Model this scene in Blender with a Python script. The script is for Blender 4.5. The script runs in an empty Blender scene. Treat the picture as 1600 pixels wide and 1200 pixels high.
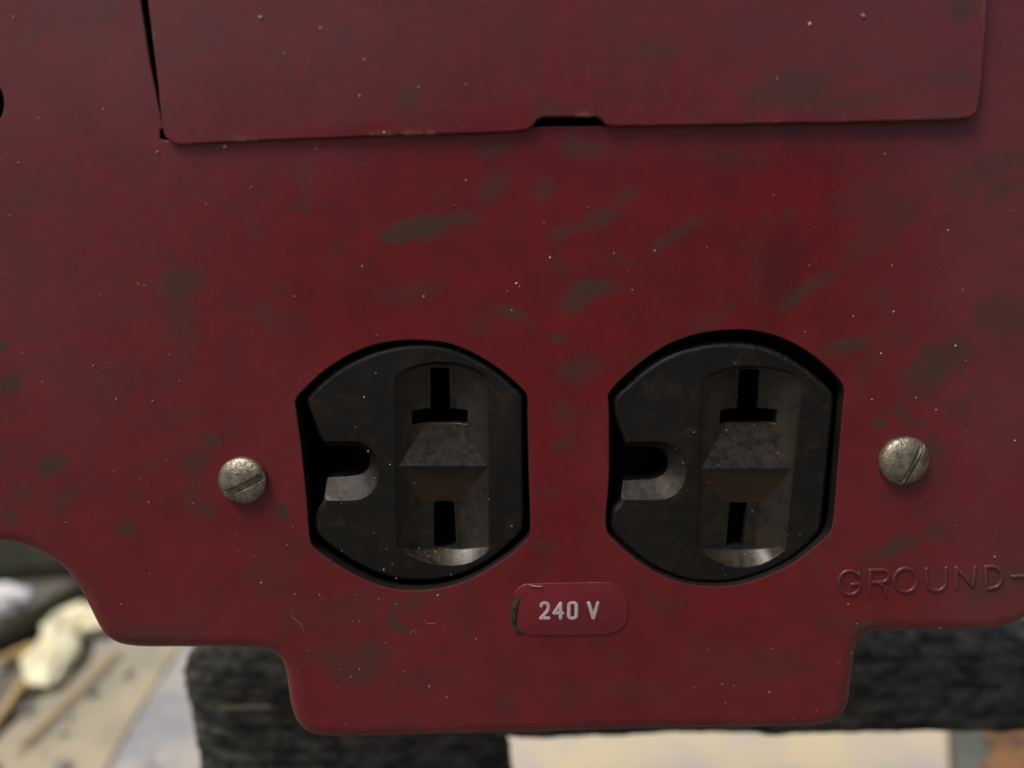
import bpy, bmesh, math, random
import numpy as np
from mathutils import Vector, Matrix, noise
from mathutils.geometry import delaunay_2d_cdt
random.seed(7)
R = math.radians
S = bpy.context.scene
C = S.collection
S.unit_settings.scale_length = 0.01          # one unit is one centimetre

# ---------------------------------------------------------------- camera
F_PX, DIST, TILT, ROLL = 1200.0, 12.0, R(12.0), R(-1.7)
cam_rot = Matrix.Rotation(R(90) - TILT, 4, 'X') @ Matrix.Rotation(ROLL, 4, 'Z')
cam_pos = Vector((0, -DIST * math.cos(TILT), DIST * math.sin(TILT)))
cd = bpy.data.cameras.new('camera')
cam = bpy.data.objects.new('camera', cd)
C.objects.link(cam)
cam.matrix_world = Matrix.Translation(cam_pos) @ cam_rot
cd.sensor_width = 36.0
cd.lens = 36.0 * F_PX / 1600.0
cd.clip_start = 0.1
cd.clip_end = 9000
cd.dof.use_dof = True
cd.dof.focus_distance = 12.35
cd.dof.aperture_fstop = cd.lens * 0.001 / (2 * 0.17)
S.camera = cam

# ---------------------------------------------------------------- sky and sun
W = bpy.data.worlds.new('World')
S.world = W
W.use_nodes = True
nt = W.node_tree
bg = nt.nodes['Background']
sky = nt.nodes.new('ShaderNodeTexSky')
sky.sky_type = 'NISHITA'
sky.sun_disc = False
SUN_EL, SUN_AZ = R(62), R(234)               # azimuth clockwise from +Y: behind the camera, a bit left
sky.sun_elevation = SUN_EL
sky.sun_rotation = SUN_AZ
sky.air_density = 0.6
sky.dust_density = 6.0
sky.ozone_density = 0.0
nt.links.new(sky.outputs[0], bg.inputs[0])
bg.inputs[1].default_value = 0.055
sd = bpy.data.lights.new('sun', 'SUN')
sd.energy = 1.5
sd.angle = R(24)
sd.color = (1.0, 0.92, 0.80)
sun = bpy.data.objects.new('sun', sd)
C.objects.link(sun)
to_sun = Vector((math.sin(SUN_AZ) * math.cos(SUN_EL), math.cos(SUN_AZ) * math.cos(SUN_EL), math.sin(SUN_EL)))
sun.rotation_euler = to_sun.to_track_quat('Z', 'Y').to_euler()
S.view_settings.view_transform = 'Standard'
S.view_settings.look = 'None'
S.view_settings.gamma = 1
S.view_settings.exposure = 0.80

# ---------------------------------------------------------------- helpers
def ray(px, py):
    return cam_rot.to_3x3() @ Vector(((px - 800) / F_PX, -(py - 600) / F_PX, -1))
def at(px, py, Y=0.0):
    """point of the vertical plane y=Y seen at that place"""
    d = ray(px, py)
    return cam_pos + d * ((Y - cam_pos.y) / d.y)
def on_ground(px, py, Z):
    d = ray(px, py)
    return cam_pos + d * ((Z - cam_pos.z) / d.z)
def xz(px, py, Y=0.0):
    p = at(px, py, Y)
    return (p.x, p.z)

def tag(o, label=None, cat=None, group=None, kind=None):
    if label: o['label'] = label
    if cat: o['category'] = cat
    if group: o['group'] = group
    if kind: o['kind'] = kind
    return o
def link(name, me, mat, parent=None, sharp=35):
    o = bpy.data.objects.new(name, me)
    if mat: me.materials.append(mat)
    C.objects.link(o)
    if parent: o.parent = parent
    if sharp is not None:
        me.shade_smooth()
        me.set_sharp_from_angle(angle=R(sharp))
    return o
def pyd(name, v, f, mat, parent=None, sharp=35):
    me = bpy.data.meshes.new(name)
    me.from_pydata([tuple(p) for p in v], [], f)
    me.update()
    return link(name, me, mat, parent, sharp)

def catmull(pts, step=0.06, closed=True):
    """smooth closed curve through pts, evenly resampled"""
    P = [np.array(p, float) for p in pts]
    n = len(P); out = []
    rng = range(n) if closed else range(n - 1)
    for i in rng:
        if closed: a, b, c, d = P[(i-1) % n], P[i], P[(i+1) % n], P[(i+2) % n]
        else: a, b, c, d = P[max(i-1, 0)], P[i], P[i+1], P[min(i+2, n-1)]
        def td(u, v): return max(np.linalg.norm(v - u) ** 0.5, 1e-5)
        t0 = 0; t1 = t0 + td(a, b) if i or closed else t0 + 1e-3; t2 = t1 + td(b, c); t3 = t2 + (td(c, d) if np.linalg.norm(d-c) > 1e-9 else 1e-3)
        if np.linalg.norm(b - a) < 1e-9: a = b - (c - b) * 0.01; t1 = t0 + td(a, b); t2 = t1 + td(b, c); t3 = t2 + td(c, d)
        if np.linalg.norm(d - c) < 1e-9: d = c + (c - b) * 0.01; t3 = t2 + td(c, d)
        L = np.linalg.norm(c - b); k = max(1, int(math.ceil(L / step)))
        for j in range(k):
            t = t1 + (t2 - t1) * j / k
            A1 = (t1-t)/(t1-t0)*a + (t-t0)/(t1-t0)*b
            A2 = (t2-t)/(t2-t1)*b + (t-t1)/(t2-t1)*c
            A3 = (t3-t)/(t3-t2)*c + (t-t2)/(t3-t2)*d
            B1 = (t2-t)/(t2-t0)*A1 + (t-t0)/(t2-t0)*A2
            B2 = (t3-t)/(t3-t1)*A2 + (t-t1)/(t3-t1)*A3
            out.append((t2-t)/(t2-t1)*B1 + (t-t1)/(t2-t1)*B2)
    if not closed: out.append(P[-1])
    return np.array(out)
def area(P):
    x, y = P[:, 0], P[:, 1]
    return 0.5 * np.sum(x * np.roll(y, -1) - y * np.roll(x, -1))
def ccw(P):
    return P if area(P) > 0 else P[::-1].copy()
def offset(P, d):
    """move a ccw outline inward by d, with the kinks smoothed"""
    if abs(d) < 1e-9: return P.copy()
    t = np.roll(P, -1, 0) - np.roll(P, 1, 0)
    t /= np.maximum(np.linalg.norm(t, axis=1, keepdims=True), 1e-9)
    n = np.stack([-t[:, 1], t[:, 0]], 1)
    return P + n * d
def inside(P, Q):
    """which points Q are inside polygon P"""
    x, y = Q[:, 0], Q[:, 1]; r = np.zeros(len(Q), bool)
    x1, y1 = P[:, 0], P[:, 1]; x2, y2 = np.roll(x1, -1), np.roll(y1, -1)
    for a, b, c, d in zip(x1, y1, x2, y2):
        if b == d: continue
        m = (b > y) != (d > y)
        r ^= m & (x < (c - a) * (y - b) / (d - b) + a)
    return r
def wav(x, z):
    """the pressed sheet is not quite flat"""
    return 0.05 * noise.noise(Vector((x * 0.16, z * 0.16, 3.1))) + 0.010 * noise.noise(Vector((x * 0.55, z * 0.55, 9.7)))

# surface dirt laid down by hand: px, py, half width, half height, angle, strength
STAIN = [(655,360,44,13,5,.95),(715,352,34,10,5,.55),(635,150,20,16,0,.6),(290,440,34,26,0,.6),(285,495,26,34,0,.4),(905,233,30,17,0,.65),
 (760,236,26,12,0,.5),(768,298,26,17,35,.5),(845,300,12,15,0,.5),(965,300,16,11,20,.55),(935,340,24,14,40,.6),(885,362,26,10,20,.5),
 (1055,368,44,9,35,.6),(1085,345,16,10,0,.5),(920,465,42,13,12,.75),(895,470,20,12,0,.5),(790,490,26,10,-15,.6),(872,524,18,8,0,.85),(910,578,34,13,8,.5),
 (886,640,16,20,0,.5),(884,690,14,12,0,.6),(856,780,20,8,0,.4),(860,855,20,6,0,.45),(645,452,44,13,5,.35),(1270,450,46,12,35,.65),
 (1330,540,32,9,25,.85),(1465,575,40,26,30,.7),(1450,600,26,22,0,.5),(1400,530,25,14,0,.3),(1572,498,38,22,30,.6),(1535,525,15,11,0,.5),
 (1510,640,26,11,35,.5),(1411,648,12,12,0,.75),(1366,658,9,9,0,.75),(1384,640,8,6,0,.5),(1432,668,18,6,0,.6),(1460,706,14,15,0,.6),(1462,745,18,12,0,.45),
 (1400,848,38,12,5,.75),(1372,866,20,10,0,.5),(1472,834,14,11,0,.6),(1235,130,64,26,10,.55),(1320,155,70,18,0,.4),(1500,18,32,20,35,.7),(1475,122,34,14,10,.4),
 (1415,153,12,10,0,.5),(1545,262,50,15,25,.5),(1370,350,66,30,35,.4),(1360,305,60,20,0,.3),(20,605,22,13,20,.8),(82,720,27,13,12,.9),(4,542,12,12,0,.8),
 (330,690,18,9,0,.8),(302,728,18,14,20,.6),(300,765,12,34,-12,.5),(318,790,12,12,0,.6),(434,800,13,11,0,.95),(200,828,9,9,0,.8),(25,770,12,9,0,.6),
 (105,775,28,9,25,.5),(85,790,14,8,0,.4),(6,808,12,12,0,.6),(215,780,7,8,0,.5),(250,782,4,4,0,.6),(0,705,10,12,0,.6),(620,980,24,7,-30,.8),(610,955,8,26,-8,.5),(650,945,22,9,0,.5),
 (545,1030,46,30,0,.5),(565,1015,7,7,0,.6),(500,955,70,30,0,.3),(420,880,40,50,0,.3),(1342,982,24,7,0,.8),(245,995,50,12,0,.5),(1030,85,20,22,50,.4),
 (850,180,24,18,30,.45),(820,130,22,30,0,.25),(385,372,9,13,0,.45),(482,322,12,8,0,.4),(1590,900,22,22,0,.6),(1560,915,30,25,0,.35),(1230,205,50,12,0,.4),
 (1490,300,22,14,0,.35),(230,725,30,9,0,.25),(530,400,9,9,0,.3),(470,850,30,14,0,.3),(1085,560,70,9,8,.35),(740,520,16,8,0,.35),(1560,300,28,12,30,.5),(185,640,14,8,0,.3),
 (380,960,28,12,0,.3),(80,560,14,16,0,.25),(1120,250,34,12,0,.35),(1190,420,12,60,10,.25),(700,1060,60,20,0,.22),(980,1080,90,18,0,.25),(1180,1040,60,26,0,.25),(135,60,50,40,0,.2),
 (60,300,60,20,10,.25),(440,190,28,9,0,.25),(740,880,22,10,0,.35),(1040,945,28,10,0,.3)]
# dust and wiped streaks, plus milky sheen (+) and dark reflection (-) painted in
DUST_SHEEN = [(120,80,260,200,0,.45),(560,60,420,150,0,.35),(1300,60,260,140,0,.7),(1580,160,160,260,0,1.1),(1560,640,130,240,0,.6),(1540,930,120,80,0,.5),(60,520,160,260,0,.25),
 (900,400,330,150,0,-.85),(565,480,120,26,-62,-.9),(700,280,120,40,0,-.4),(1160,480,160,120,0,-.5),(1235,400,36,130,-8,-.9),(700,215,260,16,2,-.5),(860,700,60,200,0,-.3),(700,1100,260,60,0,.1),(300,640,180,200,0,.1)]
def blobs(px, py, lst, sharp):
    a = np.zeros(len(px)); 
    for cx, cy, rx, ry, ang, s in lst:
        t = R(-ang); dx, dy = px - cx, py - cy
        k_ = 1.2 if sharp else 1.0; u = (dx * math.cos(t) + dy * math.sin(t)) / rx / k_; v = (-dx * math.sin(t) + dy * math.cos(t)) / ry / k_
        r2 = u*u + v*v
        if sharp: w = s * np.clip(1.35 - r2 * 0.85, 0, 1)
        else: w = s * np.exp(-r2)
        a = np.maximum(a, w) if sharp else a + w
    return a
cam_inv = cam.matrix_world.inverted() if False else (Matrix.Translation(cam_pos) @ cam_rot).inverted()
CI = np.array(cam_inv)
def to_px(co):
    h = np.c_[co, np.ones(len(co))] @ CI.T
    return 800 - F_PX * h[:, 0] / h[:, 2], 600 + F_PX * h[:, 1] / h[:, 2]
def dirt_attr(me, edgewear=None):
    n = len(me.vertices); co = np.empty(n * 3); me.vertices.foreach_get('co', co); co = co.reshape(-1, 3)
    px, py = to_px(co)
    jx = np.array([noise.noise(Vector((x * .9, z * .9, 1.3))) for x, _, z in co]) * 24 + np.array([noise.noise(Vector((x * 3, z * 3, 5.3))) for x, _, z in co]) * 11
    jy = np.array([noise.noise(Vector((x * .9, z * .9, 21.3))) for x, _, z in co]) * 18 + np.array([noise.noise(Vector((x * 3, z * 3, 35.3))) for x, _, z in co]) * 10
    for nm, lst, sh in (('stain', STAIN, True), ('dust_sheen', DUST_SHEEN, False)):
        a = me.attributes.new(nm, 'FLOAT', 'POINT')
        a.data.foreach_set('value', blobs(px + jx, py + jy, lst, sh))
    a = me.attributes.new('wear', 'FLOAT', 'POINT')
    a.data.foreach_set('value', edgewear if edgewear is not None else np.zeros(n))

def sheet(name, outer, holes, y0, er, skirt, spacing, mat, parent, hole_er=0.03, hole_depth=0.2, wear=0.0, yf=None):
    """pressed metal sheet facing -Y: front face, rounded edge and skirt, rounded openings with walls"""
    yfun = (lambda x, z: y0 + wav(x, z)) if yf is None else (lambda x, z: yf(x, z) + wav(x, z))
    outer = ccw(outer); holes = [ccw(h) for h in holes]
    rin = offset(outer, er); hin = [offset(h, -hole_er) for h in holes]
    V2 = []; E = []
    def ring(P):
        b = len(V2); V2.extend([Vector((p[0], p[1])) for p in P]); n = len(P)
        E.extend([(b + i, b + (i + 1) % n) for i in range(n)]); return (b, n)
    rings = [ring(rin)] + [ring(h) for h in hin]
    lo, hi = rin.min(0), rin.max(0)
    gx = np.arange(lo[0], hi[0], spacing); gz = np.arange(lo[1], hi[1], spacing)
    G = np.array([(x + (spacing / 2 if j % 2 else 0), z) for j, z in enumerate(gz) for x in gx])
    px, py = to_px(np.c_[G[:, 0], np.zeros(len(G)), G[:, 1]])
    far = (px < -40) | (px > 1640) | (py < -40) | (py > 1240)
    keep = inside(rin, G) & (~far | (np.random.RandomState(3).rand(len(G)) < 0.04))
    for h in hin: keep &= ~inside(h, G)
    V2.extend([Vector((p[0], p[1])) for p in G[keep]])
    vo, eo, fo, ov, oe, of_ = delaunay_2d_cdt(V2, E, [], 0, 1e-5)
    v = np.array([(p.x, p.y) for p in vo]); f = np.array(fo)
    cen = v[f].mean(1)
    ok = inside(rin, cen)
    for h in hin: ok &= ~inside(h, cen)
    f = f[ok]
    verts = [(x, yfun(x, z), z) for x, z in v]; w = [0.0] * len(verts)
    faces = [tuple(t[::-1]) for t in f] if True else None
    # orientation: front must face -Y
    a, b, c = [Vector(verts[i]) for i in faces[0]]
    if (b - a).cross(c - a).y > 0: faces = [t[::-1] for t in faces]
    idx = {}
    for k, src in enumerate(ov):
        for s in src: idx[s] = k
    def strip(P0idx, layers, flip):
        prev = P0idx; n = len(prev)
        for P, ys, ww in layers:
            b = len(verts)
            for i, (x, z) in enumerate(P): verts.append((x, yfun(x, z) + ys, z)); w.append(ww)
            cur = list(range(b, b + n))
            for i in range(n):
                j = (i + 1) % n
                q = (prev[i], prev[j], cur[j], cur[i])
                faces.append(q[::-1] if flip else q)
            prev = cur
        return prev
    b, n = rings[0]
    lay = []
    K = 8 if er > 0.1 else 4
    for k in range(1, K + 1):
        t = math.pi / 2 * k / K
        lay.append((offset(outer, er * (1 - math.sin(t))), er * (1 - math.cos(t)), wear if k <= K - 1 else wear))
    lay.append((outer, er + skirt, 0))
    for i in range(b, b + n): w[idx[i]] = wear * 0.4
    strip([idx[i] for i in range(b, b + n)], lay, False)
    wall_ranges = []
    for (b, n), h in zip(rings[1:], holes):
        lay = []
        for k in range(1, 4):
            t = math.pi / 2 * k / 3
            lay.append((offset(h, -hole_er * (1 - math.sin(t))), hole_er * (1 - math.cos(t)), 0.0))
        lay.append((h, hole_er + hole_depth, 0))
        f0 = len(faces); strip([idx[i] for i in range(b, b + n)], lay, True); wall_ranges.append((f0 + n, len(faces)))
    me = bpy.data.meshes.new(name)
    me.from_pydata(verts, [], faces); me.update()
    dirt_attr(me, np.array(w))
    o = link(name, me, mat, parent, 40)
    if holes:
        me.materials.append(M_WALL)
        mi = np.zeros(len(faces), np.int32)
        for a_, b_ in wall_ranges: mi[a_:b_] = 1
        me.polygons.foreach_set('material_index', mi)
    return o

# ---------------------------------------------------------------- materials
def newmat(name):
    m = bpy.data.materials.new(name); m.use_nodes = True
    t = m.node_tree; b = t.nodes['Principled BSDF']
    return m, t, b
class N:
    """little node helper"""
    def __init__(s, t): s.t = t; s.x = -200
    def n(s, typ, **kw):
        o = s.t.nodes.new(typ); s.x -= 30; o.location = (s.x, 0)
        for k, v in kw.items(): setattr(o, k, v)
        return o
    def put(s, sock, v):
        if hasattr(v, 'is_linked') or hasattr(v, 'links'): s.t.links.new(v, sock)
        else: sock.default_value = v
    def math(s, op, a, b=0.0, clamp=False):
        o = s.n('ShaderNodeMath', operation=op, use_clamp=clamp); s.put(o.inputs[0], a); s.put(o.inputs[1], b); return o.outputs[0]
    def noise(s, scale, detail=3, rough=0.5, vec=None, dist=0.0):
        o = s.n('ShaderNodeTexNoise'); o.inputs['Scale'].default_value = scale; o.inputs['Detail'].default_value = detail
        o.inputs['Roughness'].default_value = rough; o.inputs['Distortion'].default_value = dist
        s.t.links.new(vec if vec is not None else s.pos(), o.inputs['Vector']); return o.outputs[0]
    def pos(s, scale=None, rot=None):
        if not hasattr(s, '_p'):
            s._p = s.n('ShaderNodeTexCoord').outputs['Object']
        if scale is None: return s._p
        m = s.n('ShaderNodeMapping'); m.inputs['Scale'].default_value = scale
        if rot: m.inputs['Rotation'].default_value = rot
        s.t.links.new(s._p, m.inputs[0]); return m.outputs[0]
    def ramp(s, v, a, b, lo=0.0, hi=1.0):
        o = s.n('ShaderNodeMapRange'); o.interpolation_type = 'SMOOTHSTEP'
        s.put(o.inputs[0], v)
        for i, x in enumerate((a, b, lo, hi)): o.inputs[i + 1].default_value = x
        return o.outputs[0]
    def mix(s, f, a, b):
        o = s.n('ShaderNodeMix', data_type='RGBA'); s.put(o.inputs[0], f)
        for i, v in ((6, a), (7, b)):
            if isinstance(v, tuple): v = (*v, 1) if len(v) == 3 else v
            s.put(o.inputs[i], v)
        return o.outputs[2]
    def attr(s, name):
        o = s.n('ShaderNodeAttribute'); o.attribute_name = name; return o.outputs['Fac']
    def bump(s, h, dist, strength=1.0, normal=None):
        o = s.n('ShaderNodeBump'); o.inputs['Distance'].default_value = dist; o.inputs['Strength'].default_value = strength
        s.put(o.inputs['Height'], h)
        if normal is not None: s.t.links.new(normal, o.inputs['Normal'])
        return o.outputs[0]
    def bevel(s, r, samples=4):
        o = s.n('ShaderNodeBevel'); o.samples = samples; o.inputs[0].default_value = r; return o.outputs[0]

def red_paint(name='red_paint', wear=True, stain_gain=1.0, dust_sheen_base=0.25, base=(0.155, 0.0042, 0.0098)):
    m, t, b = newmat(name); g = N(t)
    n_big = g.noise(0.35, 4, 0.55); n_mid = g.noise(1.7, 5, 0.6); n_fine = g.noise(9, 5, 0.65); n_grain = g.noise(55, 3, 0.6)
    base2 = tuple(c * 0.80 for c in base)
    col = g.mix(g.ramp(n_mid, 0.35, 0.65), base, base2)
    # fine dust, with milky sheen and the dark reflected centre painted in
    dust_sheen = g.math('ADD', g.attr('dust_sheen'), dust_sheen_base)
    dust_sheen = g.math('ADD', dust_sheen, g.math('MULTIPLY', g.math('SUBTRACT', n_big, 0.5), 0.9))
    dust_sheen = g.math('ADD', dust_sheen, g.math('MULTIPLY', g.math('SUBTRACT', n_fine, 0.5), 0.35))
    dust_sheen = g.math('MULTIPLY', dust_sheen, 1.0, True)
    col = g.mix(g.math('MULTIPLY', dust_sheen, 0.36), col, (0.150, 0.064, 0.074))
    col = g.mix(g.ramp(g.attr('dust_sheen'), -0.75, -1.5, 0.0, 0.55), col, (0.060, 0.003, 0.005))  # streaks and reflected dark centre painted a darker red
    # olive stains, soft and broken at the rim
    st = g.math('ADD', g.attr('stain'), g.math('MULTIPLY', g.math('SUBTRACT', n_mid, 0.5), 0.55))
    st = g.math('ADD', st, g.math('MULTIPLY', g.math('SUBTRACT', n_fine, 0.5), 0.18))
    st = g.ramp(st, -0.14, 1.0, 0.0, 0.76 * stain_gain)
    # small faint spots of the same kind everywhere
    sp = g.ramp(g.noise(1.5, 3, 0.5, dist=0.6), 0.52, 0.80, 0.0, 0.42)
    st = g.math('MAXIMUM', st, sp)
    col = g.mix(st, col, (0.037, 0.033, 0.021))
    # hairline scuffs
    sc = g.noise(1.0, 2, 0.5, g.pos((60, 60, 2.2), (0, R(35), 0)))
    sc = g.math('MULTIPLY', g.ramp(sc, 0.70, 0.76), g.ramp(n_mid, 0.5, 0.62))
    col = g.mix(g.math('MULTIPLY', sc, 0.22), col, (0.25, 0.15, 0.12))
    # fine pale dust grains
    dg = g.ramp(g.noise(38, 1, 0.3), 0.80, 0.86, 0, 0.22)
    col = g.mix(dg, col, (0.25, 0.18, 0.14))
    if wear:
        wr = g.math('MULTIPLY', g.attr('wear'), g.ramp(g.noise(1.1, 6, 0.7), 0.52, 0.60))
        wr = g.math('MULTIPLY', wr, g.ramp(n_fine, 0.40, 0.55))
        col = g.mix(wr, col, (0.26, 0.19, 0.12))
    g.put(b.inputs['Base Color'], col)
    ro = g.math('ADD', g.math('MULTIPLY', dust_sheen, 0.16), g.math('MULTIPLY', n_fine, 0.12))
    ro = g.math('ADD', ro, g.math('MULTIPLY', st, 0.20)); ro = g.math('ADD', ro, 0.36)
    g.put(b.inputs['Roughness'], ro)
    b.inputs['Specular IOR Level'].default_value = 0.30
    b.inputs['Coat Weight'].default_value = 0.38; b.inputs['Coat Roughness'].default_value = 0.26
    h = g.math('ADD', g.math('MULTIPLY', g.noise(7, 3, 0.5), 0.6), g.math('MULTIPLY', n_grain, 0.12))
    g.put(b.inputs['Normal'], g.bump(h, 0.012, 0.6))
    return m
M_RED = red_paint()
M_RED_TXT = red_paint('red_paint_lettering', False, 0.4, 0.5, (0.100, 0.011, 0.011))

def plastic():
    m, t, b = newmat('black_phenolic_plastic'); g = N(t)
    n1 = g.noise(1.6, 5, 0.6); n2 = g.noise(9, 5, 0.7); n3 = g.noise(60, 2, 0.5)
    col = g.mix(g.ramp(n1, 0.4, 0.7), (0.0042, 0.0040, 0.0038), (0.0080, 0.0072, 0.0063))
    # brown grime in patches
    gr = g.math('MULTIPLY', g.ramp(g.noise(2.4, 5, 0.65, dist=0.4), 0.50, 0.68), g.ramp(n2, 0.35, 0.65))
    col = g.mix(g.math('MULTIPLY', gr, 0.65), col, (0.034, 0.021, 0.011))
    # settled dust on faces that look up
    # tan dirt packed in the sunken part of the face
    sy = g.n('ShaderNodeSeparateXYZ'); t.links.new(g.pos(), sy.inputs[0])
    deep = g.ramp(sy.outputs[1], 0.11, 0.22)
    dp = g.math('MULTIPLY', deep, g.ramp(g.noise(3.3, 5, 0.7, dist=0.5), 0.36, 0.66))
    col = g.mix(g.math('MULTIPLY', dp, 0.42), col, (0.050, 0.036, 0.021))
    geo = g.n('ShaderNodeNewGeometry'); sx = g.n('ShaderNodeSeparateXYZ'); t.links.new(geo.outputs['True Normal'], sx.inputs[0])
    br = g.math('MULTIPLY', g.ramp(sx.outputs[2], -0.12, -0.30), deep)  # downward-facing pocket facets tinted brown to bring out their shaded side
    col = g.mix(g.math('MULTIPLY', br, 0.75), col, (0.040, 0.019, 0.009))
    side = g.math('MULTIPLY', g.ramp(sx.outputs[0], -0.2, -0.45), g.ramp(sy.outputs[1], 0.08, 0.12))  # grey dust and light from the left painted on left-facing walls
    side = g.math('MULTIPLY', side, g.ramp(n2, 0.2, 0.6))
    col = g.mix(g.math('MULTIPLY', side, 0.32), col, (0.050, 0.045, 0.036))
    up = g.ramp(sx.outputs[2], 0.06, 0.32)
    du = g.math('MULTIPLY', up, g.ramp(n2, 0.30, 0.66))
    col = g.mix(g.math('MULTIPLY', du, 0.42), col, (0.064, 0.055, 0.040))
    fs = g.ramp(g.noise(30, 1, 0.3), 0.80, 0.86, 0, 0.4)
    col = g.mix(fs, col, (0.20, 0.15, 0.10))
    g.put(b.inputs['Base Color'], col)
    g.put(b.inputs['Roughness'], g.math('ADD', g.math('MULTIPLY', n2, 0.30), 0.17))
    b.inputs['Specular IOR Level'].default_value = 0.42
    h = g.math('ADD', g.math('MULTIPLY', n2, 0.5), g.math('MULTIPLY', n3, 0.3))
    g.put(b.inputs['Normal'], g.bump(h, 0.010, 0.5, g.bevel(0.032)))
    return m
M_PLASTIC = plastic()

def simple(name, col, rough=0.7, metal=0.0, col2=None, scale=3.0, bump=0.0, bscale=20, spec=0.5):
    m, t, b = newmat(name); g = N(t)
    c = g.mix(g.ramp(g.noise(scale, 5, 0.6), 0.35, 0.65), col, col2 or tuple(x * 0.7 for x in col))
    g.put(b.inputs['Base Color'], c); b.inputs['Roughness'].default_value = rough; b.inputs['Metallic'].default_value = metal
    b.inputs['Specular IOR Level'].default_value = spec
    if bump: g.put(b.inputs['Normal'], g.bump(g.noise(bscale, 4, 0.6), bump, 0.8))
    return m
M_INNER = simple('dark_inner_metal', (0.006, 0.006, 0.006), 0.8, 0, (0.004, 0.004, 0.004), spec=0.1)
M_WALL = simple('grimy_shaded_wall', (0.010, 0.008, 0.008), 0.75, 0, (0.006, 0.005, 0.005), spec=0.15)  # grimy black for opening walls; also paints the shade inside outlet slots
M_BRASS = simple('tarnished_brass', (0.06, 0.045, 0.02), 0.45, 0.7)

def screw_metal():
    m, t, b = newmat('tarnished_nickel'); g = N(t)
    n1 = g.noise(5, 5, 0.65); n2 = g.noise(22, 4, 0.7)
    col = g.mix(g.ramp(n1, 0.35, 0.65), (0.46, 0.42, 0.33), (0.22, 0.20, 0.155))
    gr = g.ramp(n2, 0.46, 0.66)
    col = g.mix(g.math('MULTIPLY', gr, 0.75), col, (0.05, 0.047, 0.030))
    g.put(b.inputs['Base Color'], col)
    g.put(b.inputs['Metallic'], g.math('SUBTRACT', 0.92, g.math('MULTIPLY', gr, 0.6)))
    g.put(b.inputs['Roughness'], g.math('ADD', g.math('MULTIPLY', n2, 0.35), 0.20))
    g.put(b.inputs['Normal'], g.bump(g.math('ADD', n2, g.math('MULTIPLY', n1, 0.8)), 0.022, 0.7, g.bevel(0.012)))
    return m
M_SCREW = screw_metal()
def grit_mat():
    m, t, b = newmat('grit'); g = N(t)
    geo = g.n('ShaderNodeNewGeometry')
    col = g.mix(geo.outputs['Random Per Island'], (0.36, 0.27, 0.17), (0.50, 0.45, 0.40))
    g.put(b.inputs['Base Color'], col); b.inputs['Roughness'].default_value = 0.5
    return m
M_GRIT = grit_mat()
M_INK = simple('white_ink', (0.56, 0.46, 0.49), 0.5, 0, (0.44, 0.35, 0.38), 8)
def sticker_mat():
    m, t, b = newmat('red_label_film'); g = N(t)
    n = g.noise(4, 4, 0.6)
    col = g.mix(g.ramp(n, 0.3, 0.7), (0.165, 0.0150, 0.024), (0.145, 0.0130, 0.020))
    # grime caught along the torn end (local x runs -1..1 there)
    sx = g.n('ShaderNodeSeparateXYZ'); t.links.new(g.pos(), sx.inputs[0])
    g.put(b.inputs['Base Color'], col); b.inputs['Roughness'].default_value = 0.36
    g.put(b.inputs['Normal'], g.bump(g.noise(12, 3, 0.5), 0.006, 0.5))
    return m
M_LABEL = sticker_mat()
M_GRIME = simple('olive_grime', (0.045, 0.038, 0.018), 0.6, 0, (0.012, 0.011, 0.006), 6, 0.02, 18)
M_VERD = simple('pale_green_corrosion', (0.34, 0.34, 0.24), 0.8, 0, (0.14, 0.14, 0.09), 14, 0.03, 30)
M_LINT = simple('pale_lint', (0.30, 0.20, 0.15), 0.8)

# ---------------------------------------------------------------- the panel
panel = bpy.data.objects.new('power_panel', None)
C.objects.link(panel)
tag(panel, 'dark red painted metal panel with two black outlets and a flap', 'electrical panel')

PLATE = [(-520,-300),(-540,0),(-520,700),(-440,815),(-300,838),(-100,841),(0,846),(32,850),(62,859),(90,875),(114,899),(131,925),(144,950),(155,972),(168,990),(186,1002),(212,1008),
 (300,1009.5),(395,1011),(420,1014),(438,1025),(446,1044),(450,1070),(455,1100),(464,1124),(481,1140),(510,1147),(640,1146),(900,1140),(1150,1135),(1255,1133),(1288,1129),(1310,1117),
 (1323,1098),(1328,1070),(1332,1040),(1337,1008),(1342,995),(1353,987),(1378,985),(1480,984),(1535,982),(1570,975),(1597,963),(1630,945),(1680,928),(1800,920),(2050,915),(2180,860),(2200,700),(2180,-300)]
plate_out = catmull([xz(*p, 0.24) for p in PLATE], 0.05)

LX = lambda X, Y: (440 + .3584 * X, 500 + .3584 * Y)      # close-up coordinates of the left outlet
RX = lambda X, Y: (920 + .3584 * X, 500 + .3584 * Y)      # and of the right one
HOLE_L = [(64,350),(110,295),(200,215),(300,153),(420,108),(520,93),(620,92),(730,106),(850,155),(960,226),(1040,296),(1066,328),(1070,400),(1075,650),(1082,905),(1078,938),(1040,980),
 (960,1042),(850,1110),(750,1150),(620,1172),(480,1165),(350,1120),(230,1052),(140,982),(128,950),(115,800),(90,560),(66,385)]
HOLE_R = [(88,330),(110,297),(170,238),(260,165),(360,105),(480,64),(600,48),(720,50),(850,85),(960,145),(1050,220),(1100,278),(1110,310),(1102,400),(1082,650),(1060,890),(1048,925),
 (1000,972),(900,1050),(780,1112),(650,1152),(560,1161),(440,1150),(330,1115),(220,1050),(125,968),(88,930),(78,890),(78,850),(90,700),(92,500),(90,360)]
def corner_curve(pts, f, step=0.05, Y=0.0):
    return catmull([xz(*f(*p), Y) for p in pts], step)
hole_l = corner_curve(HOLE_L, LX); hole_r = corner_curve(HOLE_R, RX)
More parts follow.
